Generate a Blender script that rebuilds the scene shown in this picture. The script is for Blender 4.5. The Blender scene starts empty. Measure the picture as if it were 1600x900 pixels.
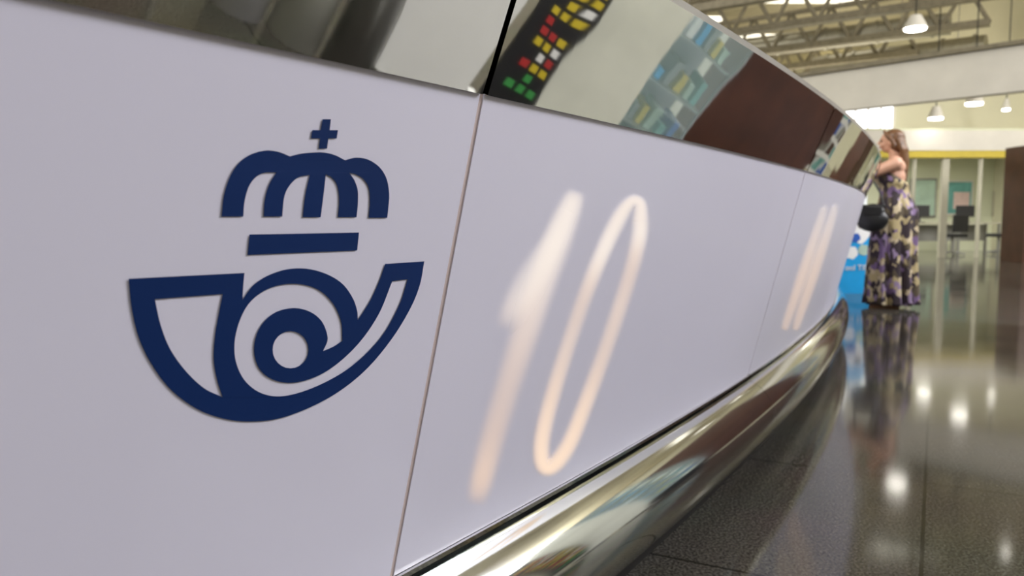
import bpy, bmesh, math, random
import numpy as np
from mathutils import Vector, Matrix
from mathutils.bvhtree import BVHTree
from mathutils.geometry import tessellate_polygon
random.seed(5)
scene=bpy.context.scene; COL=scene.collection
scene.view_settings.view_transform='Standard'
F=1244.0; H=0.8; P=math.atan(105/F); cp,sp=math.cos(P),math.sin(P)
CAM=Vector((0,0,H)); PI=math.pi
def ray(px,py):
    u=(px-800)/F; v=(450-py)/F
    return Vector((u, cp+v*sp, -sp+v*cp)).normalized()
def atY(px,py,Y):
    d=ray(px,py); return CAM+d*(Y/d.y)
# ---------------------------------------------------------------- materials
def mat(name,col,rough=.5,metal=0,noise=0,nscale=8,emit=None,estr=0,coat=0,stretch=None,bump=0):
    m=bpy.data.materials.new(name); m.use_nodes=True; nt=m.node_tree; b=nt.nodes['Principled BSDF']
    b.inputs['Base Color'].default_value=(*col,1); b.inputs['Roughness'].default_value=rough; b.inputs['Metallic'].default_value=metal
    if coat: b.inputs['Coat Weight'].default_value=coat; b.inputs['Coat Roughness'].default_value=.08
    if emit: b.inputs['Emission Color'].default_value=(*emit,1); b.inputs['Emission Strength'].default_value=estr
    if noise:
        tc=nt.nodes.new('ShaderNodeTexCoord'); n=nt.nodes.new('ShaderNodeTexNoise'); n.inputs['Scale'].default_value=nscale; n.inputs['Detail'].default_value=4
        r=nt.nodes.new('ShaderNodeValToRGB'); mp=nt.nodes.new('ShaderNodeMapping')
        if stretch: mp.inputs['Scale'].default_value=stretch
        r.color_ramp.elements[0].position=.3; r.color_ramp.elements[1].position=.7
        r.color_ramp.elements[0].color=(*[c*(1-noise) for c in col],1); r.color_ramp.elements[1].color=(*[min(1,c*(1+noise)) for c in col],1)
        nt.links.new(tc.outputs['Object'],mp.inputs['Vector']); nt.links.new(mp.outputs[0],n.inputs['Vector']); nt.links.new(n.outputs['Fac'],r.inputs['Fac']); nt.links.new(r.outputs['Color'],b.inputs['Base Color'])
        if bump:
            n2=nt.nodes.new('ShaderNodeTexNoise'); n2.inputs['Scale'].default_value=3.5; n2.inputs['Detail'].default_value=1
            bp=nt.nodes.new('ShaderNodeBump'); bp.inputs['Strength'].default_value=bump; bp.inputs['Distance'].default_value=.02
            nt.links.new(tc.outputs['Object'],n2.inputs['Vector']); nt.links.new(n2.outputs['Fac'],bp.inputs['Height']); nt.links.new(bp.outputs[0],b.inputs['Normal'])
    return m
M={}
M['panel']=mat('panel_white',(.765,.74,.875),.36,noise=.02,nscale=1.5,coat=.15)
M['navy']=mat('navy_vinyl',(.002,.022,.115),.6,noise=.05)
M['navy'].node_tree.nodes['Principled BSDF'].inputs['Specular IOR Level'].default_value=.22
M['steel']=mat('polished_steel',(.78,.78,.75),.03,1,noise=.05,nscale=3,bump=.12)
M['tube']=mat('tube_steel',(.76,.78,.79),.09,1,noise=.06,nscale=3)
M['joint']=mat('joint_strip',(.62,.50,.48),.5)
M['dark']=mat('dark_recess',(.015,.013,.012),.6,noise=.1)
M['top']=mat('worktop',(.45,.42,.38),.3,noise=.1)
M['cream']=mat('cream_wall',(.74,.71,.55),.7,noise=.04,nscale=1)
M['cream_office']=mat('cream_partition',(.70,.72,.55),.6,noise=.04,nscale=1)  # cream of the office partitions, slightly greener than the walls
M['beam']=mat('beam_paint',(.78,.75,.70),.6,noise=.05,nscale=2)
M['post']=mat('post_paint',(.62,.60,.50),.6,noise=.05,nscale=2)
M['ceil']=mat('ceiling_paint',(.50,.45,.31),.8,noise=.25,nscale=.7)
M['girder']=mat('girder_paint',(.24,.21,.15),.6,noise=.2)
M['duct']=mat('duct_metal',(.38,.36,.30),.35,.7,noise=.1)
M['yellow']=mat('yellow_paint',(.62,.48,.03),.5,noise=.05)
M['brown']=mat('brown_wood',(.07,.025,.014),.45,noise=.25,nscale=3)
M['lamp']=mat('lamp_glow',(1,1,1),.5,emit=(1,.95,.85),estr=16)
M['win']=mat('window_glow',(1,1,1),.5,emit=(.95,.97,1),estr=3.4)
M['roofl']=mat('rooflight_glow',(1,1,1),.5,emit=(1,.95,.80),estr=1.7)
M['metal']=mat('grey_metal',(.35,.35,.34),.4,.6,noise=.05)
M['blackp']=mat('black_plastic',(.012,.012,.014),.5,noise=.1)
M['desk']=mat('desk_top',(.55,.52,.42),.4,noise=.05)
M['teal']=mat('poster_teal',(.16,.42,.40),.5,noise=.3,nscale=3)
M['pale']=mat('poster_pale',(.45,.60,.50),.5,noise=.15,nscale=3)
M['white']=mat('white_card',(.85,.85,.85),.5,noise=.02)
M['pink']=mat('pink_print',(.80,.60,.58),.5,noise=.1)
M['offwhite']=mat('offwhite_board',(.74,.75,.66),.5,noise=.12,nscale=2)
M['cyan']=mat('cyan_card',(.01,.36,.78),.4,noise=.1,nscale=5)
M['deepblue']=mat('blue_print',(.02,.10,.45),.5)
M['red']=mat('red_print',(.45,.03,.03),.5); M['ylw']=mat('yellow_print',(.65,.50,.03),.5); M['green']=mat('green_print',(.05,.30,.07),.5)
M['skin']=mat('skin',(.66,.37,.26),.5,noise=.05,nscale=12)
M['hair']=mat('auburn_hair',(.15,.068,.028),.45,noise=.55,nscale=30,stretch=(3,3,.35))
M['bag']=mat('black_leather',(.01,.01,.012),.4,noise=.2)
M['sandal']=mat('tan_leather',(.3,.16,.07),.5)
M['eye']=mat('eye_dark',(.03,.02,.015),.2); M['lip']=mat('lip',(.45,.10,.09),.4)
M['pane']=mat('case_glass',(.55,.75,.75),.05)
M['pane'].node_tree.nodes['Principled BSDF'].inputs['Alpha'].default_value=.2
def granite():
    m=bpy.data.materials.new('granite_floor'); m.use_nodes=True; nt=m.node_tree; b=nt.nodes['Principled BSDF']; L=nt.links.new
    tc=nt.nodes.new('ShaderNodeTexCoord')
    v=nt.nodes.new('ShaderNodeTexNoise'); v.inputs['Scale'].default_value=150; v.inputs['Detail'].default_value=3
    r=nt.nodes.new('ShaderNodeValToRGB'); e=r.color_ramp.elements
    e[0].position=.36; e[0].color=(.040,.035,.029,1); e[1].position=.70; e[1].color=(.20,.185,.16,1); x=e.new(.52); x.color=(.090,.081,.068,1)
    n=nt.nodes.new('ShaderNodeTexNoise'); n.inputs['Scale'].default_value=2.2; n.inputs['Detail'].default_value=5
    mx=nt.nodes.new('ShaderNodeMixRGB'); mx.blend_type='MULTIPLY'; mx.inputs['Fac'].default_value=.35
    mp=nt.nodes.new('ShaderNodeMapping'); mp.inputs['Rotation'].default_value=(0,0,math.radians(28))
    br=nt.nodes.new('ShaderNodeTexBrick'); br.offset=0; br.inputs['Scale'].default_value=1; br.inputs['Brick Width'].default_value=.9; br.inputs['Row Height'].default_value=.9; br.inputs['Mortar Size'].default_value=.005
    br.inputs['Color1'].default_value=(1,1,1,1); br.inputs['Color2'].default_value=(.85,.85,.85,1); br.inputs['Mortar'].default_value=(.2,.2,.18,1)
    m2=nt.nodes.new('ShaderNodeMixRGB'); m2.blend_type='MULTIPLY'; m2.inputs['Fac'].default_value=1
    L(tc.outputs['Object'],v.inputs['Vector']); L(tc.outputs['Object'],n.inputs['Vector']); L(tc.outputs['Object'],mp.inputs['Vector']); L(mp.outputs[0],br.inputs['Vector'])
    L(v.outputs['Fac'],r.inputs['Fac']); L(r.outputs['Color'],mx.inputs['Color1']); L(n.outputs['Color'],mx.inputs['Color2'])
    L(mx.outputs[0],m2.inputs['Color1']); L(br.outputs['Color'],m2.inputs['Color2']); L(m2.outputs[0],b.inputs['Base Color'])
    rr=nt.nodes.new('ShaderNodeMapRange'); rr.inputs['To Min'].default_value=.045; rr.inputs['To Max'].default_value=.13
    L(n.outputs['Fac'],rr.inputs['Value']); L(rr.outputs[0],b.inputs['Roughness']); b.inputs['IOR'].default_value=1.45
    return m
M['floor']=granite()
def glow():  # glow of the numbers put into a soft-edged emissive decal material
    m=bpy.data.materials.new('glowing_number'); m.use_nodes=True; nt=m.node_tree; L=nt.links.new
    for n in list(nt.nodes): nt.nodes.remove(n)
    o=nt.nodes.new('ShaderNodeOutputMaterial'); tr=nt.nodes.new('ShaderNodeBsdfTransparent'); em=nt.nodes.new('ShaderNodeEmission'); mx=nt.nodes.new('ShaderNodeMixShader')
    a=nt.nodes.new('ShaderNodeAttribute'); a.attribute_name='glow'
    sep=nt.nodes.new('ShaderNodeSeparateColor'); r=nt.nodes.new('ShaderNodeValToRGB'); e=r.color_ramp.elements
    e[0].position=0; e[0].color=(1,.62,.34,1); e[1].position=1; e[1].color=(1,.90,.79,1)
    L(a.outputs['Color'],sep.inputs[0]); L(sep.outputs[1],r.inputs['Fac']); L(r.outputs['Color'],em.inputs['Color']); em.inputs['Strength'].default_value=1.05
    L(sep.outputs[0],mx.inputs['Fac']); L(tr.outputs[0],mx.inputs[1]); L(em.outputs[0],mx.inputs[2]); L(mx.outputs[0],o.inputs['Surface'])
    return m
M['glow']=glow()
def floral():
    m=mat('floral_dress',(.5,.4,.4),.7); nt=m.node_tree; b=nt.nodes['Principled BSDF']; L=nt.links.new
    tc=nt.nodes.new('ShaderNodeTexCoord'); v=nt.nodes.new('ShaderNodeTexVoronoi'); v.inputs['Scale'].default_value=17
    n=nt.nodes.new('ShaderNodeTexNoise'); n.inputs['Scale'].default_value=11; n.inputs['Detail'].default_value=3
    ad=nt.nodes.new('ShaderNodeVectorMath'); ad.operation='MULTIPLY_ADD'; ad.inputs[1].default_value=(.12,.12,.12)
    L(n.outputs['Color'],ad.inputs[0]); L(tc.outputs['Object'],ad.inputs[2]); L(ad.outputs[0],v.inputs['Vector'])
    s=nt.nodes.new('ShaderNodeSeparateColor'); L(v.outputs['Color'],s.inputs[0])
    r=nt.nodes.new('ShaderNodeValToRGB'); r.color_ramp.interpolation='CONSTANT'; e=r.color_ramp.elements
    e[0].position=0; e[0].color=(.035,.022,.03,1); e[1].position=.34; e[1].color=(.46,.37,.20,1)
    for p,c in ((.5,(.19,.12,.25,1)),(.62,(.10,.075,.045,1)),(.76,(.58,.48,.32,1)),(.9,(.30,.22,.36,1))): x=e.new(p); x.color=c
    L(s.outputs[0],r.inputs['Fac']); L(r.outputs['Color'],b.inputs['Base Color']); return m
M['floral']=floral()
# ---------------------------------------------------------------- helpers
def obj(name,bm,m,parent=None,smooth=False,bevel=0):
    bm.normal_update()
    me=bpy.data.meshes.new(name); bm.to_mesh(me); bm.free()
    if smooth:
        for p in me.polygons: p.use_smooth=True
    for k in (m if isinstance(m,(list,tuple)) else [m]): me.materials.append(M[k])
    o=bpy.data.objects.new(name,me); COL.objects.link(o); o.parent=parent
    if bevel:
        b=o.modifiers.new('bevel','BEVEL'); b.width=bevel; b.segments=3; b.limit_method='ANGLE'
    return o
def tag(o,label,cat,group=None):
    o['label']=label; o['category']=cat
    if group: o['group']=group
    return o
def thing(name,label,cat,loc=(0,0,0),rz=0,group=None):
    o=bpy.data.objects.new(name,None); COL.objects.link(o); o.location=loc; o.rotation_euler=(0,0,rz); o.empty_display_size=.1
    return tag(o,label,cat,group)
def struct(name,bm,m):
    o=obj(name,bm,m); o['kind']='structure'; return o
def bx(bm,c,s,rz=0,mi=0):
    mm=Matrix.Translation(c)@Matrix.Rotation(rz,4,'Z')@Matrix.Diagonal((*s,1))
    bmesh.ops.create_cube(bm,size=1,matrix=mm); return bm
def box(c,s,rz=0): return bx(bmesh.new(),c,s,rz)
def cyl(bm,p0,p1,r0,r1=None,seg=16):
    p0=Vector(p0);p1=Vector(p1); r1=r0 if r1 is None else r1; d=p1-p0
    q=d.to_track_quat('Z','Y').to_matrix().to_4x4()
    bmesh.ops.create_cone(bm,cap_ends=True,segments=seg,radius1=r0,radius2=r1,depth=d.length,matrix=Matrix.Translation((p0+p1)/2)@q); return bm
# ---------------------------------------------------------------- counter surface
ZT=.95; ZB=.318; KL=.245; REC=KL*(ZT-ZB); ZTOP=1.13; KB=.40
c2,c1,c0=-.0301,.7338,-.7098
def S(t,off,z):
    x=c0+c1*t+c2*t*t; s=c1+2*c2*t; l=math.hypot(1,s)
    return Vector((x+off/l,t-off*s/l,z))
def sweep(t0,t1,prof,closed=False,n=40,caps=False):
    bm=bmesh.new(); rows=[[bm.verts.new(S(t0+(t1-t0)*i/n,o,z)) for o,z in prof] for i in range(n+1)]
    m=len(prof)
    for i in range(n):
        for j in range(m if closed else m-1):
            k=(j+1)%m; bm.faces.new((rows[i][j],rows[i+1][j],rows[i+1][k],rows[i][k]))
    if caps: bm.faces.new(rows[0]); bm.faces.new(rows[-1][::-1])
    if closed: bmesh.ops.recalc_face_normals(bm,faces=bm.faces)
    return bm
counter=thing('service_counter','long curved white post office counter with steel band, chrome bumper tube and blue horn emblem','counter',S(3,-.4,0))
def part(name,bm,m,parent=None,smooth=False):
    o=obj(name,bm,m,parent or counter,smooth)
    if parent is None: o.matrix_parent_inverse=Matrix.Translation(-counter.location)
    return o
T=[-1.2,.957,2.4,3.9,5.4,6.9,8.4]
th=.012
panels=[]
for i in range(len(T)-1):
    a,b=T[i]+.0034,T[i+1]-.0034
    panels.append(part('front_panel',sweep(a,b,[(0,ZT),(-REC,ZB),(-REC-th,ZB),(-th,ZT)],True,60,True),'panel'))
    part('steel_band',sweep(a+.001,b-.001,[(KB*(ZTOP-ZT)+.004,ZTOP),(.004,ZT-.002),(-th,ZT-.002),(KB*(ZTOP-ZT)-th,ZTOP)],True,80,True),'steel')
    RT=.116; zc=.188; oc=-REC-.032
    part('bumper_tube',sweep(T[i]+.0012,T[i+1]-.0012,[(oc+RT*math.cos(k*PI/24),zc+RT*math.sin(k*PI/24)) for k in range(48)],True,60,False),'tube',smooth=True)
    part('ledge_trim',sweep(a,b,[(-REC+.006,ZB-.001),(-REC+.006,ZB-.008),(-REC-.08,ZB-.022),(-REC-.08,ZB-.001)],True,60,True),'steel')
    part('joint_strip',sweep(T[i+1]-.007,T[i+1]+.007,[(-.0015,ZT),(-REC-.0015,ZB),(-REC-.012,ZB),(-.012,ZT)],True,2,True),'joint')
part('body',sweep(T[0],T[-1],[(-th-.01,ZTOP),(-REC-th-.02,ZB),(-REC-th-.05,.02),(-.6,.02),(-.6,ZTOP)],True,60,True),'dark')
part('plinth',sweep(T[0],T[-1],[(-REC-.03,.10),(-REC-.03,0),(-.55,0),(-.55,.10)],True,60,True),'dark')
part('worktop',sweep(T[0],T[-1],[(.074,ZTOP),(.076,ZTOP+.012),(-.6,ZTOP+.012),(-.6,ZTOP)],True,60,True),'top')
def bvh(prof):
    bm=sweep(-1,9,prof,n=600); bm.normal_update(); return BVHTree.FromBMesh(bm)
BP=bvh([(0,ZT),(-KL*(ZT-.1),.1)]); BB=bvh([(KB*(1.7-ZT),1.7),(-KB*.3,ZT-.3)])
def onpanel(px,py,lift=.001):
    d=ray(px,py); loc,n,_,_=BP.ray_cast(CAM,d)
    if n.dot(d)>0: n=-n
    return loc+n*lift
def refl(px,py,X):
    d=ray(px,py); loc,n,_,_=BB.ray_cast(CAM,d)
    if n.dot(d)>0: n=-n
    r=d-2*d.dot(n)*n; return loc+r*((X-loc.x)/r.x)
def path(spec,sub=6):
    n=len(spec); out=[]
    for i in range(n):
        p0,p1,p2,p3=[spec[(i+k)%n] for k in (-1,0,1,2)]
        c1_=len(p1)>2; c2_=len(p2)>2
        a=Vector(p1[:2]); b=Vector(p2[:2])
        m1=(b-a) if c1_ else (b-Vector(p0[:2]))*.5
        m2=(b-a) if c2_ else (Vector(p3[:2])-a)*.5
        if c1_ and c2_: out.append(a); continue
        L=(b-a).length
        if m1.length>1.3*L: m1=m1*(1.3*L/m1.length)
        if m2.length>1.3*L: m2=m2*(1.3*L/m2.length)
        for k in range(sub):
            t=k/sub; out.append(a*(2*t**3-3*t*t+1)+m1*(t**3-2*t*t+t)+b*(-2*t**3+3*t*t)+m2*(t**3-t*t))
    return out
def decal(name,loops,parent,label=None):
    allp=[p for l in loops for p in l]
    tris=tessellate_polygon([[Vector((p[0],p[1],0)) for p in l] for l in loops])
    bm=bmesh.new(); vs=[bm.verts.new(onpanel(p[0],p[1])) for p in allp]
    for t in tris:
        try: bm.faces.new([vs[k] for k in t])
        except ValueError: pass
    bm.normal_update()
    for f in bm.faces:
        if f.normal.x<0: f.normal_flip()
    o=obj(name,bm,'navy',parent)
    if label: o['label']=label
    return o
pn=panels[0]
decal('emblem_cross',[[(503,186),(516,186),(514,203),(527,203),(525,216),(512,216),(510,232),(497,232),(499,216),(485,216),(487,203),(500,203)]],pn,'small navy cross above the crown')
decal('emblem_bar',[[(389,366),(560,363),(557,391),(386,398)]],pn,'navy bar under the crown')
c=1
crown=[(345,338,c),(350,300),(364,265),(385,244),(412,235),(434,237),(452,244,c),(468,240),(487,238),(505,238),(522,242),(538,250,c),(555,246),(574,249),(592,261),(603,279),(607,302),(606,322),(604,340,c),
 (575,340,c),(577,315),(575,293),(566,279),(554,272),(545,270,c),(553,282),(558,298),(558,320),(556,339,c),(527,339,c),(529,312),(526,290),(518,278),(508,272,c),(505,300),(500,339,c),(472,339,c),(476,305),(483,273,c),
 (465,277),(451,290),(443,308),(440,338,c),(411,338,c),(412,317),(416,298),(422,283),(431,269,c),(411,270),(397,278),(387,293),(381,315),(379,338,c)]
decal('emblem_crown',[path(crown)],pn,'navy arched crown mark')
outer=[(200,435,c),(381,426,c),(379,447),(378,468,c),(395,445),(420,429),(450,420),(482,420),(512,429),(535,444),(550,465),(557,485),(558,500,c),(577,470),(591,440),(601,412,c),(662,408,c),(655,445),(640,482),(612,528),(575,573),(535,607),(490,633),(440,652),(398,658),(355,655),(310,640),(270,612),(240,575),(217,530),(205,482)]
A=[(241,467,c),(347,459,c),(341,490),(335,525),(333,560),(338,592),(347,620,c),(318,606),(290,580),(265,545),(250,507)]
B=[(612,439,c),(636,436,c),(622,478),(593,528),(548,572),(496,602),(445,618),(408,614),(380,592),(366,556),(369,515),(387,475),(418,451),(455,443),(492,450),(518,472),(532,502),(534,532,c),(520,541),(504,548,c),(511,528),(502,502),(482,486),(455,481),(425,490),(403,515),(396,548),(406,578),(432,595),(468,596),(512,578),(556,540),(590,492)]
C=[(453+28*math.cos(a),546+29*math.sin(a)) for a in [k*PI/12 for k in range(24)]]
decal('emblem_horn',[path(outer),path(A),path(B),C],pn,'navy post horn mark shaped like an at sign')
def cr(P_,n):
    out=[]; m=len(P_)
    for i in range(m-1):
        p=[np.array(P_[max(0,min(m-1,i+k))],float) for k in (-1,0,1,2)]
        for k in range(n):
            t=k/n; out.append(.5*((2*p[1])+(-p[0]+p[2])*t+(2*p[0]-5*p[1]+4*p[2]-p[3])*t*t+(-p[0]+3*p[1]-3*p[2]+p[3])*t**3))
    out.append(np.array(P_[-1],float)); return out
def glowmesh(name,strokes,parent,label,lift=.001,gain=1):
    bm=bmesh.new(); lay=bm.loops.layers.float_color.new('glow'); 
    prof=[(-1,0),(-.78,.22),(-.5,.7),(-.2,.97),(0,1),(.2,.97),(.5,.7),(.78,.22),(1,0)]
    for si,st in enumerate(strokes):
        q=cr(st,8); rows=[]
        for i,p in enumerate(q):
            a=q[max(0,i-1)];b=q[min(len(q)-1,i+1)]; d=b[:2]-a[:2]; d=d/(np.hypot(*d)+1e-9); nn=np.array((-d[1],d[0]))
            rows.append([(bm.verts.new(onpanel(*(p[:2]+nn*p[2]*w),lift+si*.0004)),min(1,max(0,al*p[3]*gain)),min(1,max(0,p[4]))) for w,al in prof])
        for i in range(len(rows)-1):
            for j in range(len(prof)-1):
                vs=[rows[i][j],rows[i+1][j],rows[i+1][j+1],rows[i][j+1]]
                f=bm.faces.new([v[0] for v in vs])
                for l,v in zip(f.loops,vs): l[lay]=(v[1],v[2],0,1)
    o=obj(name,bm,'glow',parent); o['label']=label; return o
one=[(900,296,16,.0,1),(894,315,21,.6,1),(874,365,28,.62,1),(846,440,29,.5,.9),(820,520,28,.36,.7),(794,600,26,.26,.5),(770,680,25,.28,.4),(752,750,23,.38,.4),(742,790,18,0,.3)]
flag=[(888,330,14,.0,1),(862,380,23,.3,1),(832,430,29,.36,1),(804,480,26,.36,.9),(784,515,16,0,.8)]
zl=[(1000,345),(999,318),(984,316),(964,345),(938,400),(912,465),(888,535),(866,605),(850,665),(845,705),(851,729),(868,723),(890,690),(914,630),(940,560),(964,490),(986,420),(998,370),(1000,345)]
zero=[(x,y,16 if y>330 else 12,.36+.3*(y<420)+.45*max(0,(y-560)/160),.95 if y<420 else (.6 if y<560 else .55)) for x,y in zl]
glowmesh('glowing_number',[one,flag,zero],panels[1],'glowing warm number 10 laid on the panel')  # number strokes laid over the panel as an emissive decal
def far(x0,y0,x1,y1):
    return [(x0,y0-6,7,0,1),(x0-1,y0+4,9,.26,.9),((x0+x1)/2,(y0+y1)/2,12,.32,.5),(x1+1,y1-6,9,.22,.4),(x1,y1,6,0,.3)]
glowmesh('glowing_number',[far(1286,330,1227,512),far(1303,328,1244,512)],panels[2],'glowing number 11 further along the counter')
# ---------------------------------------------------------------- room
HC=7.2; X0,X1,Y0,Y1=-9,13,-7,34
struct('floor',box(((X0+X1)/2,(Y0+Y1)/2,-.05),(X1-X0,Y1-Y0,.1)),'floor')
struct('ceiling',box(((X0+X1)/2,(Y0+Y1)/2,HC+.05),(X1-X0,Y1-Y0,.1)),'ceil')
struct('wall_far',box(((X0+X1)/2,Y1+.05,HC/2),(X1-X0,.1,HC)),'cream')
struct('wall_back',box(((X0+X1)/2,Y0-.05,HC/2),(X1-X0,.1,HC)),'cream')
struct('wall_left',box((X0-.05,(Y0+Y1)/2,HC/2),(.1,Y1-Y0,HC)),'cream')
struct('wall_right',box((X1+.05,(Y0+Y1)/2,HC/2),(.1,Y1-Y0,HC)),'cream')
a=atY(1240,150,17.2); b=atY(1700,150,13.2)
zt_,zb_=3.80,3.02
d=Vector((b.x-a.x,b.y-a.y,0)); ang=math.atan2(d.y,d.x); b=a+d*((X1-a.x)/d.x); a=a-d*.9; d=Vector((b.x-a.x,b.y-a.y,0)); L_=d.length
bm=bmesh.new(); bx(bm,((a.x+b.x)/2,(a.y+b.y)/2+.1,(zt_+zb_)/2),(L_,.25,zt_-zb_),ang); struct('trim_1',bm,'beam')
bm=bmesh.new(); bx(bm,((a.x+b.x)/2,(a.y+b.y)/2+.08,zt_+.04),(L_,.4,.07),ang); struct('trim_2',bm,'girder')
YP=17.5
pl=atY(1200,300,YP).x; pr=X1
struct('wall_office',box(((pl-4+pr)/2,YP+2.4,3.4),(pr-pl+4,.15,1.7)),'cream')
wl=atY(1315,185,YP+2.3); wr=atY(1395,185,YP+2.3); wt=atY(1350,158,YP+2.3); wb=atY(1350,214,YP+2.3)
bm=box(((wl.x+wr.x)/2,YP+2.29,(wt.z+wb.z)/2),(wr.x-wl.x,.04,wt.z-wb.z)); struct('window_1',bm,'win')
bm=bmesh.new()
for k in range(5): bx(bm,(wl.x+(wr.x-wl.x)*k/4,YP+2.26,(wt.z+wb.z)/2),(.05,.04,wt.z-wb.z))
for k in (0,1): bx(bm,((wl.x+wr.x)/2,YP+2.26,wt.z+(wb.z-wt.z)*k),(wr.x-wl.x,.04,.06))
struct('trim_6',bm,'beam')
z0=atY(1500,236,YP).z; z1=atY(1500,205,YP).z
struct('trim_3',box(((pl-3+pr)/2,YP,(z0+z1)/2),(pr-pl+3,.3,z1-z0)),'beam')
struct('trim_4',box(((pl-3+pr)/2,YP-.02,z0-.07),(pr-pl+3,.22,.16)),'yellow')
struct('wall_partition_end',box((pl-1.7,YP,z0/2),(2.8,.12,z0)),'cream_office')
bm=bmesh.new()
for px in (1427,1475,1530): 
    q=atY(px,300,YP); bx(bm,(q.x,YP,z0/2-.05),(.14 if px==1475 else .04,.1,z0-.1))
struct('trim_5',bm,'post')
struct('wall_office_back',box(((pl-3+pr)/2,YP+4.2,1.3),(pr-pl+3,.12,2.6)),'cream_office')
struct('ceiling_office',box(((pl-3+pr)/2,YP+2.1,z1+.03),(pr-pl+3,4.3,.06)),'cream_office')
q0=atY(1577,300,15.5); q1=atY(1577,229,15.5); struct('wall_brown_column',box((q0.x+.5,15.5,q1.z/2),(.8,.7,q1.z)),'brown')
def poster(x0,y0,x1,y1,Y,m,frame,label):
    a=atY(x0,y0,Y); b=atY(x1,y1,Y); t=thing('poster',label,'poster',((a.x+b.x)/2,Y,b.z))
    w=b.x-a.x; h=a.z-b.z
    obj('print',box((0,-.015,h/2),(w*.94,.01,h*.94)),m,t)
    bm=bmesh.new()
    for s in (-1,1): bx(bm,(s*w/2,0,h/2),(.04,.04,h)); bx(bm,(0,0,h/2+s*h/2),(w+.04,.04,.04))
    obj('frame',bm,frame,t)
    return t,w,h
YB=YP+4.1
t,w_,h_=poster(1478,283,1517,335,YB,'teal','beam','teal poster with a pale pink shape hanging on the office back wall')
obj('picture',bx(bmesh.new(),(w_*.1,-.022,h_*.42),(w_*.6,.006,h_*.5)),'pink',t)
poster(1424,280,1460,338,YB,'pale','metal','pale green poster hanging left of the teal poster')
poster(1553,300,1572,336,YB,'blackp','desk','small dark framed picture near the brown column')
def desk(x,y,label):
    t=thing('desk',label,'desk',(x,y,0))
    obj('desktop',box((0,0,.74),(1.1,.65,.035)),'desk',t)
    for sx in(-1,1):
        for sy in(-1,1): obj('leg',box((sx*.5,sy*.28,.36),(.05,.05,.72)),'metal',t)
    obj('modesty_panel',box((0,.28,.5),(.95,.02,.4)),'metal',t)
def chair(x,y,rz,label):
    t=thing('office_chair',label,'chair',(x,y,0),rz)
    obj('seat',box((0,0,.46),(.46,.45,.08)),'blackp',t,bevel=.02); obj('backrest',box((0,.22,.74),(.42,.06,.40)),'blackp',t,bevel=.02)
    obj('post',cyl(bmesh.new(),(0,0,.08),(0,0,.44),.03),'metal',t)
    bm=bmesh.new()
    for k in range(5): cyl(bm,(0,0,.09),(.28*math.cos(k*1.257),.28*math.sin(k*1.257),.03),.025,.018,8)
    obj('base',bm,'metal',t)
def monitor(x,y,label):
    t=thing('monitor',label,'monitor',(x,y,.758))
    obj('screen',box((0,0,.28),(.46,.04,.28)),'blackp',t,bevel=.008); obj('neck',box((0,.02,.1),(.05,.03,.2)),'blackp',t); obj('foot',box((0,.02,.008),(.22,.18,.016)),'blackp',t)
for i,(px,yy) in enumerate(((1448,19.4),(1518,19.9))):
    q=atY(px,380,yy); desk(q.x,yy,['pale office desk behind the partition, left of the pale post','pale office desk right of the pale post'][i])
    chair(q.x+.15,yy-.85,3.4+i*.5,['black office chair at the left desk','black office chair at the right desk'][i])
    monitor(q.x-.2,yy,['black monitor on the left desk','black monitor on the right desk'][i])
for i in range(6):
    yy=15.5+i*3.2; bm=bmesh.new(); Lg=16
    bx(bm,(0,0,.45),(Lg,.22,.08)); bx(bm,(0,0,-.45),(Lg,.26,.15))
    for k in range(16):
        x=-Lg/2+k; cyl(bm,(x,0,-.45),(x+.5,0,.45),.05,seg=6); cyl(bm,(x+.5,0,.45),(x+1,0,-.45),.05,seg=6)
    o=obj('roof_truss',bm,'girder'); o.location=(4.5,yy+1.5,5.75); o.rotation_euler=(0,0,ang*.75)
    tag(o,'%s dark steel roof truss counted from the counter'%['first','second','third','fourth','fifth','sixth'][i],'truss')
for i,(xx,yy,zz,r,aa,lg) in enumerate(((7.5,21.5,5.5,.26,2.55,3.6),(10.6,22.5,5.25,.36,2.45,2.2),(5,27,5.3,.30,2.7,4))):
    bm=bmesh.new(); cyl(bm,(-lg,0,0),(lg,0,0),r,seg=20)
    for k in range(6): cyl(bm,(-lg*.9+k*lg*.34,0,0),(-lg*.9+.06+k*lg*.34,0,0),r*1.12,seg=20)
    for s in (-1,1): cyl(bm,(s*lg*.7,0,0),(s*lg*.7,0,HC-zz),.015,seg=6)
    o=obj('air_duct',bm,'duct',smooth=False); o.location=(xx,yy,zz); o.rotation_euler=(0,0,aa)
    tag(o,['round metal duct crossing above the woman','widest round metal duct at the right under the roof','round metal duct farthest back under the roof'][i],'duct')
for i in range(8):
    yy=14+i*2.4; struct('window_roof_%d'%(i+1),box((7+(-1)**i*2.0,yy,HC-.02),(3.4,.8,.03)),'roofl')
def lamp(loc,label,s=1):
    t=thing('pendant_lamp',label,'ceiling lamp',loc)
    bm=bmesh.new(); cyl(bm,(0,0,.02),(0,0,.26),.2*s,.09*s,24); obj('shade',bm,'beam',t)
    bm=bmesh.new(); cyl(bm,(0,0,-.01),(0,0,.03),.17*s,seg=24); obj('diffuser',bm,'lamp',t)
    obj('cable',cyl(bmesh.new(),(0,0,.26),(0,0,HC-loc[2]),.012,seg=6),'blackp',t)
    return t
lamp(atY(1522,163,15.5),'bright pendant lamp right of the window, higher one',.85)
lamp(atY(1462,186,17.0),'pendant lamp nearest the bright window',.8)
lamp(atY(1430,46,15.5),'large bright pendant lamp high under the roof trusses',1.1)
lamp(atY(1572,172,18.5),'small pendant lamp at the far right over the brown column',.45)
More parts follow.
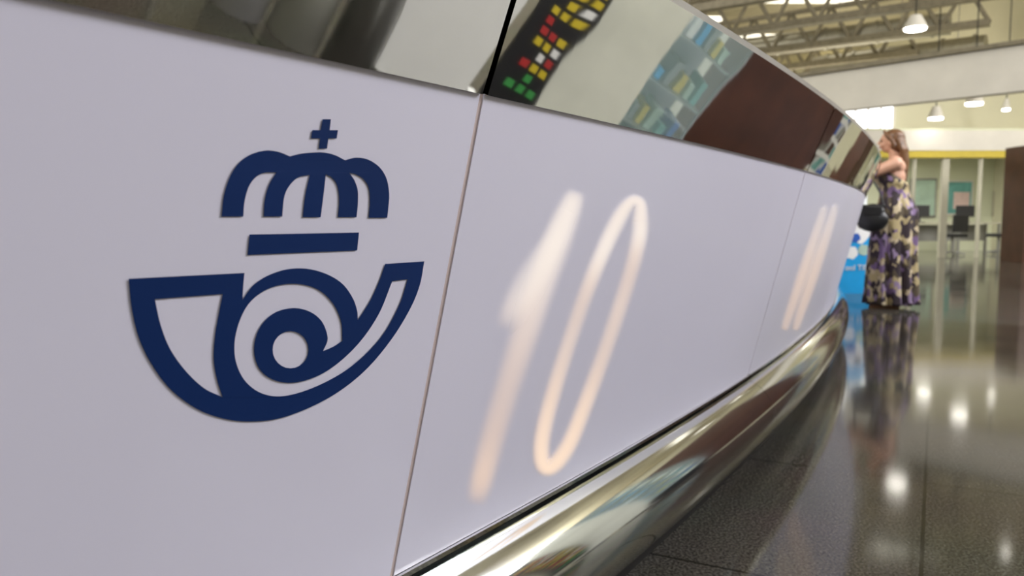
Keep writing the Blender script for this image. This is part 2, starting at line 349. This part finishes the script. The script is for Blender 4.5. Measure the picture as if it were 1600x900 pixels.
for i,(x,y) in enumerate(((4.5,6.5),(6.9,11.9),(10,12.5),(3,10),(7.5,4),(9.6,15))):
    t=lamp((x,y,5.6),'pendant lamp out over the granite floor',.45); t['group']='pendant lamps over the hall'
# ---------------------------------------------------------------- things mirrored in the steel band (right of the frame)
XR=2.6
def span(q4,X=XR):
    r=[refl(x,y,X) for x,y in q4]; return min(v.y for v in r),max(v.y for v in r),min(v.z for v in r),max(v.z for v in r)
def board_stand(name,label,cat,y0,y1,z0,z1,X,m):
    t=thing(name,label,cat,(X,(y0+y1)/2,0))
    obj('board',box((0,0,(z0+z1)/2),(.04,y1-y0,z1-z0)),m,t)
    for s in (-1,1):
        obj('foot',box((0,s*(y1-y0)*.42,.02),(.4,.05,.04)),'metal',t)
        if z0>.06: obj('post',box((0,s*(y1-y0)*.42,z0/2+.02),(.04,.04,z0)),'metal',t)
    return t
_,_,za,zb=span([(795,8),(880,8),(795,140),(845,148)])
ya=refl(806,100,XR).y; yb=refl(872,100,XR).y
if yb<ya: ya,yb=yb,ya
t=board_stand('notice_board','black display board printed with rows of red, yellow and green tiles','notice board',ya-.07,yb+.02,max(.06,za-.08),1.5,XR,'blackp')
cols=3; z=max(.1,za+.02); r=0; dz=max(.035,(yb-ya)/3.4)
while z<1.3:
    for k in range(cols):
        y=(ya-yb)/2+.025+(yb-ya)*(k+.5)/cols
        mi=(3 if r<2 else (random.choice([0,1,1,2,0,1])))
        if random.random()<.85: obj('tile',box((-.023,y,z+dz*.35),(.004,(yb-ya)/cols*.66,dz*.64)),['red','ylw','white','green'][mi],t)
    z+=dz; r+=1
ya2,yb2,_,_=span([(885,20),(965,150)])
board_stand('white_screen','plain off-white freestanding screen beside the tiled board','screen',yb+.06,max(yb2,yb+.4)+.12,.04,1.75,XR+.1,'offwhite')
yc,yd,zc_,zd=span([(1040,10),(1125,30),(970,160),(1050,195)],3.0)
yc=max(yc,yb2+.16); yd=max(yd,yc+.5)
t=thing('display_cabinet','glass display cabinet with blue parcels on its shelves','cabinet',(3.0,(yc+yd)/2,0)); wy=yd-yc
obj('base',box((0,0,.10),(.4,wy,.2)),'blackp',t)
bm=bmesh.new()
for s in (-1,1):
    for q in (-1,1): bx(bm,(s*.19,q*(wy/2-.01),.95),(.02,.02,1.5))
bx(bm,(0,0,1.71),(.4,wy,.03)); obj('frame',bm,'metal',t)
obj('glass_pane',box((-.2,0,.95),(.006,wy-.03,1.5)),'pane',t)
for k in range(5): obj('shelf',box((0,0,.3+k*.27),(.36,wy-.03,.012)),'metal',t)
obj('back',box((.19,0,.95),(.01,wy-.03,1.5)),'metal',t)
for k in range(5):
    for j in range(6):
        h=random.uniform(.06,.18); o=obj('parcel_box',box((0,0,h/2),(.2,wy/11,h)),['cyan','deepblue','ylw','white','teal','metal','deepblue','pale'][(k*3+j*5)%8],None,bevel=.004)
        o.location=(3.0,(yc+yd)/2+wy*(j-2.5)/6.4,.307+k*.27); tag(o,'small parcel box on a shelf of the glass display cabinet','box','parcel boxes in the display cabinet')
ye,yf,_,_=span([(1135,60),(1330,250)],4.0)
ye=max(ye,yd+.5)
t=board_stand('brown_screen','dark brown freestanding wooden screen','screen',ye,ye+1.9,.05,1.9,4.0,'brown')
board_stand('beige_screen','beige screen left of the dark brown screen','screen',yd+.1,ye-.05,.05,1.8,3.9,'offwhite')
yg,yh,zg,zh=span([(1275,260),(1335,200),(1300,190),(1335,280)],7.0); yh=min(yh,10.1); yg=min(yg,yh-1.2)
t=board_stand('photo_board','white board covered in small photos','notice board',yg,yh,.2,1.9,7.0,'white')
for r in range(6):
    for k in range(5): obj('photo',box((-.024,(yh-yg)*(k-2)/5.3,.36+r*.27),(.004,(yh-yg)/7,.19)),['deepblue','metal','brown','teal'][(r*3+k)%4],t)
yi,yj,_,_=span([(590,60),(740,120)],2.4)
board_stand('white_screen','worn white screen between the tiled board and the dark cabinet','screen',yi,max(yi+.3,min(yj,ya-.1)),.04,1.6,2.4,'white')
yk,yl,_,_=span([(300,20),(560,90)],2.3)
t=thing('rolled_banner','pale rolled banners standing in a row','banner',(2.3,(yk+yi)/2,0))
for k in range(3): obj('roll',cyl(bmesh.new(),(0,(k-1)*(yi-yk)/3.2,0),(0,(k-1)*(yi-yk)/3.2,1.3),abs(yi-yk)/7,seg=24),['white','offwhite','metal'][k],t,True)
t=thing('dark_cabinet','dark storage cabinet beside the rolled banners','cabinet',(2.5,yk-.9,0))
obj('body',box((0,0,.6),(.5,1.5,1.2)),'blackp',t,bevel=.01); 
for s in (-1,1):
    dd=obj('door',box((-.26,s*.37,.62),(.02,.70,1.1)),'brown',t); obj('handle',box((-.28,s*.08,.65),(.02,.02,.16)),'metal',dd)
# ---------------------------------------------------------------- person
def balls(bm,pts,n=7,sub=2):
    for i in range(len(pts)-1):
        a=np.array(pts[i],float); b=np.array(pts[i+1],float)
        for k in range(n+1):
            p=[float(v) for v in a+(b-a)*k/n]
            bmesh.ops.create_icosphere(bm,subdivisions=sub,radius=p[3],matrix=Matrix.Translation(p[:3]))
def ell(bm,c,r,ry=0):
    bmesh.ops.create_icosphere(bm,subdivisions=3,radius=1,matrix=Matrix.Translation(c)@Matrix.Rotation(ry,4,'Y')@Matrix.Diagonal((*r,1)))
WX,WY,WR=3.51,7.35,math.radians(154)
woman=thing('person','person with auburn hair in a long floral strapless dress leaning on the counter','person',(WX,WY,0),WR)
bm=bmesh.new()
ell(bm,(0,0,.92),(.12,.165,.13)); ell(bm,(.0,0,1.06),(.10,.13,.13)); ell(bm,(.02,0,1.2),(.11,.15,.13)); ell(bm,(.0,0,1.29),(.09,.16,.085))
ell(bm,(.085,.07,1.2),(.06,.065,.065)); ell(bm,(.085,-.07,1.2),(.06,.065,.065)); ell(bm,(-.06,.08,.88),(.085,.08,.1)); ell(bm,(-.06,-.08,.88),(.085,.08,.1))
balls(bm,[(-.01,0,1.30,.07),(.015,0,1.40,.050),(.03,0,1.47,.048)])
for s in (-1,1):
    balls(bm,[(0,.06*s,1.33,.06),(0,.17*s,1.315,.062)],4)
    balls(bm,[(0,.175*s,1.31,.060),(.14,.190*s,1.25,.050),(.30,.17*s,1.182,.040)])
    w_=(.32,.055*s,1.285); balls(bm,[(.30,.17*s,1.182,.040),(.31,.12*s,1.23,.037),(*w_,.024)])
    balls(bm,[(*w_,.024),(.32,.03*s,1.33,.028)],4); ell(bm,(.325,.028*s,1.335),(.022,.02,.042))
    for k,(fl,dx) in enumerate(((.062,.028),(.07,.010),(.064,-.008),(.05,-.024))):
        b0=(.325+dx,.028*s,1.365-.004*k,.0095); b1=(.325+dx,.02*s,1.365+fl*.55,.009); b2=(.325+dx-.01,-.008*s,1.365+fl*.75,.0085); b3=(.325+dx-.02,-.024*s,1.365+fl*.55,.008)
        balls(bm,[b0,b1,b2,b3],4,1)
    balls(bm,[(.305,.03*s,1.315,.013),(.282,.02*s,1.345,.011),(.275,.012*s,1.375,.0095)],4,1)
    balls(bm,[(0,.085*s,.9,.085),(.01,.085*s,.5,.058),(-.01,.085*s,.32,.054),(.0,.085*s,.09,.036)],9)
    balls(bm,[(-.04,.085*s,.045,.034),(.06,.09*s,.038,.03),(.15,.095*s,.026,.022)],5)
hx=.045
ell(bm,(hx,0,1.535),(.092,.074,.088)); ell(bm,(hx+.028,0,1.478),(.06,.05,.056)); ell(bm,(hx+.055,0,1.455),(.026,.026,.022))
balls(bm,[(hx+.088,0,1.535,.010),(hx+.104,0,1.508,.014)],4); ell(bm,(hx+.082,0,1.475),(.014,.022,.010))
for s in (-1,1):
    ell(bm,(hx+.068,.032*s,1.49),(.028,.026,.026)); ell(bm,(hx-.002,.074*s,1.51),(.02,.010,.03)); ell(bm,(hx+.078,.03*s,1.545),(.018,.026,.008))
body=obj('body',bm,'skin',woman,True)
m_=body.modifiers.new('remesh','REMESH'); m_.mode='VOXEL'; m_.voxel_size=.006; m_.use_smooth_shade=True
m_=body.modifiers.new('smooth','SMOOTH'); m_.iterations=3
for s in (-1,1):
    bm=bmesh.new(); ell(bm,(hx+.082,.031*s,1.522),(.010,.013,.009)); obj('eye',bm,'eye',woman,True)
bm=bmesh.new(); ell(bm,(hx+.094,0,1.472),(.008,.022,.007)); obj('lips',bm,'lip',woman,True)
bm=bmesh.new()
ell(bm,(hx-.022,0,1.55),(.095,.084,.086)); ell(bm,(hx-.05,0,1.50),(.075,.080,.085)); 
for k in range(28):
    a=(k/27-.5)*2.3; y=.070*math.sin(a); x=hx-.05-.065*math.cos(a)
    j=random.uniform(-.012,.012)
    balls(bm,[(x+.02,y,1.53,.024),(x-.014,y*1.1+j,1.44,.022),(x-.018+j,y*.9,1.34,.019),(x-.02+j,y*.7,1.19+random.uniform(-.04,.05),.009)],8,1)
for s in (-1,1): balls(bm,[(hx+.06,.03*s,1.615,.014),(hx+.045,.07*s,1.575,.016),(hx+.0,.080*s,1.53,.018),(hx-.03,.078*s,1.47,.018)],6,1)
hair=obj('hair',bm,'hair',woman,True)
m_=hair.modifiers.new('remesh','REMESH'); m_.mode='VOXEL'; m_.voxel_size=.006; m_.use_smooth_shade=True
bm=bmesh.new(); prof=[(1.285,.120,.160,.02,0),(1.25,.138,.168,.03,0),(1.19,.148,.170,.03,.002),(1.12,.128,.150,.01,.003),(1.05,.124,.148,.0,.004),(.98,.142,.168,-.01,.006),(.88,.178,.190,-.02,.008),(.7,.188,.200,-.01,.012),(.5,.192,.204,0,.016),(.3,.198,.21,0,.02),(.15,.204,.217,0,.024),(.035,.21,.222,.0,.028)]
N=96; rows=[]
pf=cr([tuple(p) for p in prof],4)
for p in pf:
    row=[]
    for k in range(N):
        a=2*PI*k/N; f=1+ (p[4]/.2)*(math.sin(11*a+p[0]*3)+.5*math.sin(19*a+1+p[0]*5))
        zz=float(p[0]); zz-= (1-math.cos(a))/2*.14*max(0,(zz-1.08)/.2)
        row.append(bm.verts.new((p[3]+p[1]*f*math.cos(a),p[2]*f*math.sin(a),zz)))
    rows.append(row)
for i in range(len(rows)-1):
    for k in range(N): bm.faces.new((rows[i][k],rows[i][(k+1)%N],rows[i+1][(k+1)%N],rows[i+1][k]))
dress=obj('dress',bm,'floral',woman,True); m_=dress.modifiers.new('solid','SOLIDIFY'); m_.thickness=.004
for s in (-1,1):
    bm=bmesh.new(); bx(bm,(.05,.09*s,.008),(.26,.085,.016)); balls(bm,[(.09,.045*s,.03,.006),(.09,.09*s,.068,.006),(.09,.135*s,.03,.006)],6,1); obj('sandal',bm,'sandal',woman)
bag=thing('handbag','soft black handbag hanging from the arm in front of the floral dress','bag',(0,0,0)); 
bag.location=Vector((WX,WY,0))+Matrix.Rotation(WR,3,'Z')@Vector((.17,.28,.70)); bag.rotation_euler=(0,0,WR)
bm=bmesh.new(); ell(bm,(0,0,.105),(.135,.055,.105)); ell(bm,(0,0,.17),(.105,.042,.085)); balls(bm,[(-.09,0,.235,.016),(.0,0,.222,.018),(.09,0,.235,.016)],10,2)
o=obj('body',bm,'bag',bag,True); m_=o.modifiers.new('remesh','REMESH'); m_.mode='VOXEL'; m_.voxel_size=.008; m_.use_smooth_shade=True
m_=o.modifiers.new('smooth','SMOOTH'); m_.iterations=4
bm=bmesh.new(); bx(bm,(0,.05,.19),(.15,.008,.07)); obj('flap',bm,'bag',bag,bevel=.003)
bm=bmesh.new(); pts_=[(-.09,0,.235),(-.06,-.01,.34),(.0,-.06,.45),(.055,-.09,.50),(.075,-.09,.48),(.09,-.03,.36),(.09,0,.235)]
for i in range(len(pts_)-1): cyl(bm,pts_[i],pts_[i+1],.008,seg=8)
obj('strap',bm,'bag',bag)
# ---------------------------------------------------------------- blue stand
YS=8.75
a=atY(1311,345,YS); b=atY(1366,461,YS); sw=b.x-a.x; cx=(a.x+b.x)/2; sh=atY(1340,322,YS).z
t=thing('display_stand','bright blue cardboard display stand printed with white and dark shapes, behind the dress','display stand',(cx,YS,0))
bm=bmesh.new(); out=[(-sw/2,0),(sw/2,0)]+[(sw/2*math.cos(k*PI/16),sh-sw*.35+sw*.35*math.sin(k*PI/16)) for k in range(1,16)]
vs=[bm.verts.new((x,0,z)) for x,z in out]; f=bm.faces.new(vs); r=bmesh.ops.extrude_face_region(bm,geom=[f]); 
for v in [g for g in r['geom'] if isinstance(g,bmesh.types.BMVert)]: v.co.y+=.25
bmesh.ops.recalc_face_normals(bm,faces=bm.faces); obj('board',bm,'cyan',t)
def disc(cx_,cz,rx,rz_,m,y,name):
    bm=bmesh.new(); vs=[bm.verts.new((cx_+rx*math.cos(k*PI/10)*(1+.12*math.sin(3*k)),y,cz+rz_*math.sin(k*PI/10)*(1+.1*math.cos(2*k)))) for k in range(20)]
    bm.faces.new(vs[::-1]); obj(name,bm,m,t)
disc(.02,sh*.72,.12,.14,'white',-.003,'printed_shape'); disc(.05,sh*.78,.05,.04,'brown',-.005,'printed_shape'); disc(-.03,sh*.64,.06,.05,'deepblue',-.006,'printed_shape'); disc(-.06,sh*.47,.07,.07,'white',-.003,'printed_shape'); disc(.07,sh*.5,.06,.06,'pale',-.004,'printed_shape')
cu=bpy.data.curves.new('lettering','FONT'); cu.body='ool TIP'; cu.size=.085; cu.extrude=.002; cu.align_x='CENTER'
tmp=bpy.data.objects.new('tmp',cu); COL.objects.link(tmp); bpy.context.view_layer.update()
me=bpy.data.meshes.new_from_object(tmp.evaluated_get(bpy.context.evaluated_depsgraph_get())); me.materials.clear(); me.materials.append(M['white'])
bpy.data.objects.remove(tmp); bpy.data.curves.remove(cu)
o=bpy.data.objects.new('lettering',me); COL.objects.link(o); o.parent=t; o.location=(0,-.006,sh*.27); o.rotation_euler=(PI/2,0,0)
t2=thing('leaflet_holder','white leaflets standing in a clear holder on top of the blue display stand','leaflet holder',(cx+.07,YS+.12,sh-.004))
bm=bmesh.new(); bx(bm,(0,0,.01),(.16,.08,.02)); bx(bm,(0,.035,.06),(.16,.006,.1)); obj('holder',bm,'pale',t2); obj('leaflets',box((0,0,.15),(.13,.04,.26)),'white',t2)
# ---------------------------------------------------------------- lights
def area(loc,size,pw,col,tgt=None):
    l=bpy.data.lights.new('area','AREA'); l.energy=pw; l.size=size; l.color=col
    o=bpy.data.objects.new('light',l); COL.objects.link(o); o.location=loc
    if tgt is not None: o.rotation_euler=(Vector(tgt)-Vector(loc)).to_track_quat('-Z','Y').to_euler()
    return o
area((7.5,3.2,6.6),4,1120,(.94,.95,1),(1.8,3.0,.6))
area((4.5,-3.5,6),3,120,(.86,.89,1),(0,1,.6))
area((-1.5,3,6.4),2.5,480,(1,.98,.93),(3,3,.8))
area((12,7,6.2),3,700,(1,.97,.92),(5,13,2))
area((-3,13,6.5),3,470,(1,.96,.84),(6,18,2))
area((3,26,6.6),3,360,(1,.93,.76)); area((11.5,30,6.6),3,310,(1,.93,.76))
area((12.3,12,3),2,140,(1,.97,.90),(8,17,1))
for x in (6.5,10.0): area((x,19.2,z1-.05),1.6,100,(1,.98,.88))
area((9,24,2.9),5,200,(1,.92,.74),(9,24,7))
cam=bpy.data.cameras.new('camera'); co=bpy.data.objects.new('camera',cam); COL.objects.link(co)
cam.sensor_width=36; cam.lens=F*36/1600; co.location=CAM; co.rotation_euler=(PI/2-P,0,0); cam.clip_start=.01
cam.dof.use_dof=True; cam.dof.focus_distance=1.0; cam.dof.aperture_fstop=6.3
scene.camera=co
w=bpy.data.worlds.new('world'); scene.world=w; w.use_nodes=True
w.node_tree.nodes['Background'].inputs[0].default_value=(.9,.85,.7,1); w.node_tree.nodes['Background'].inputs[1].default_value=.3
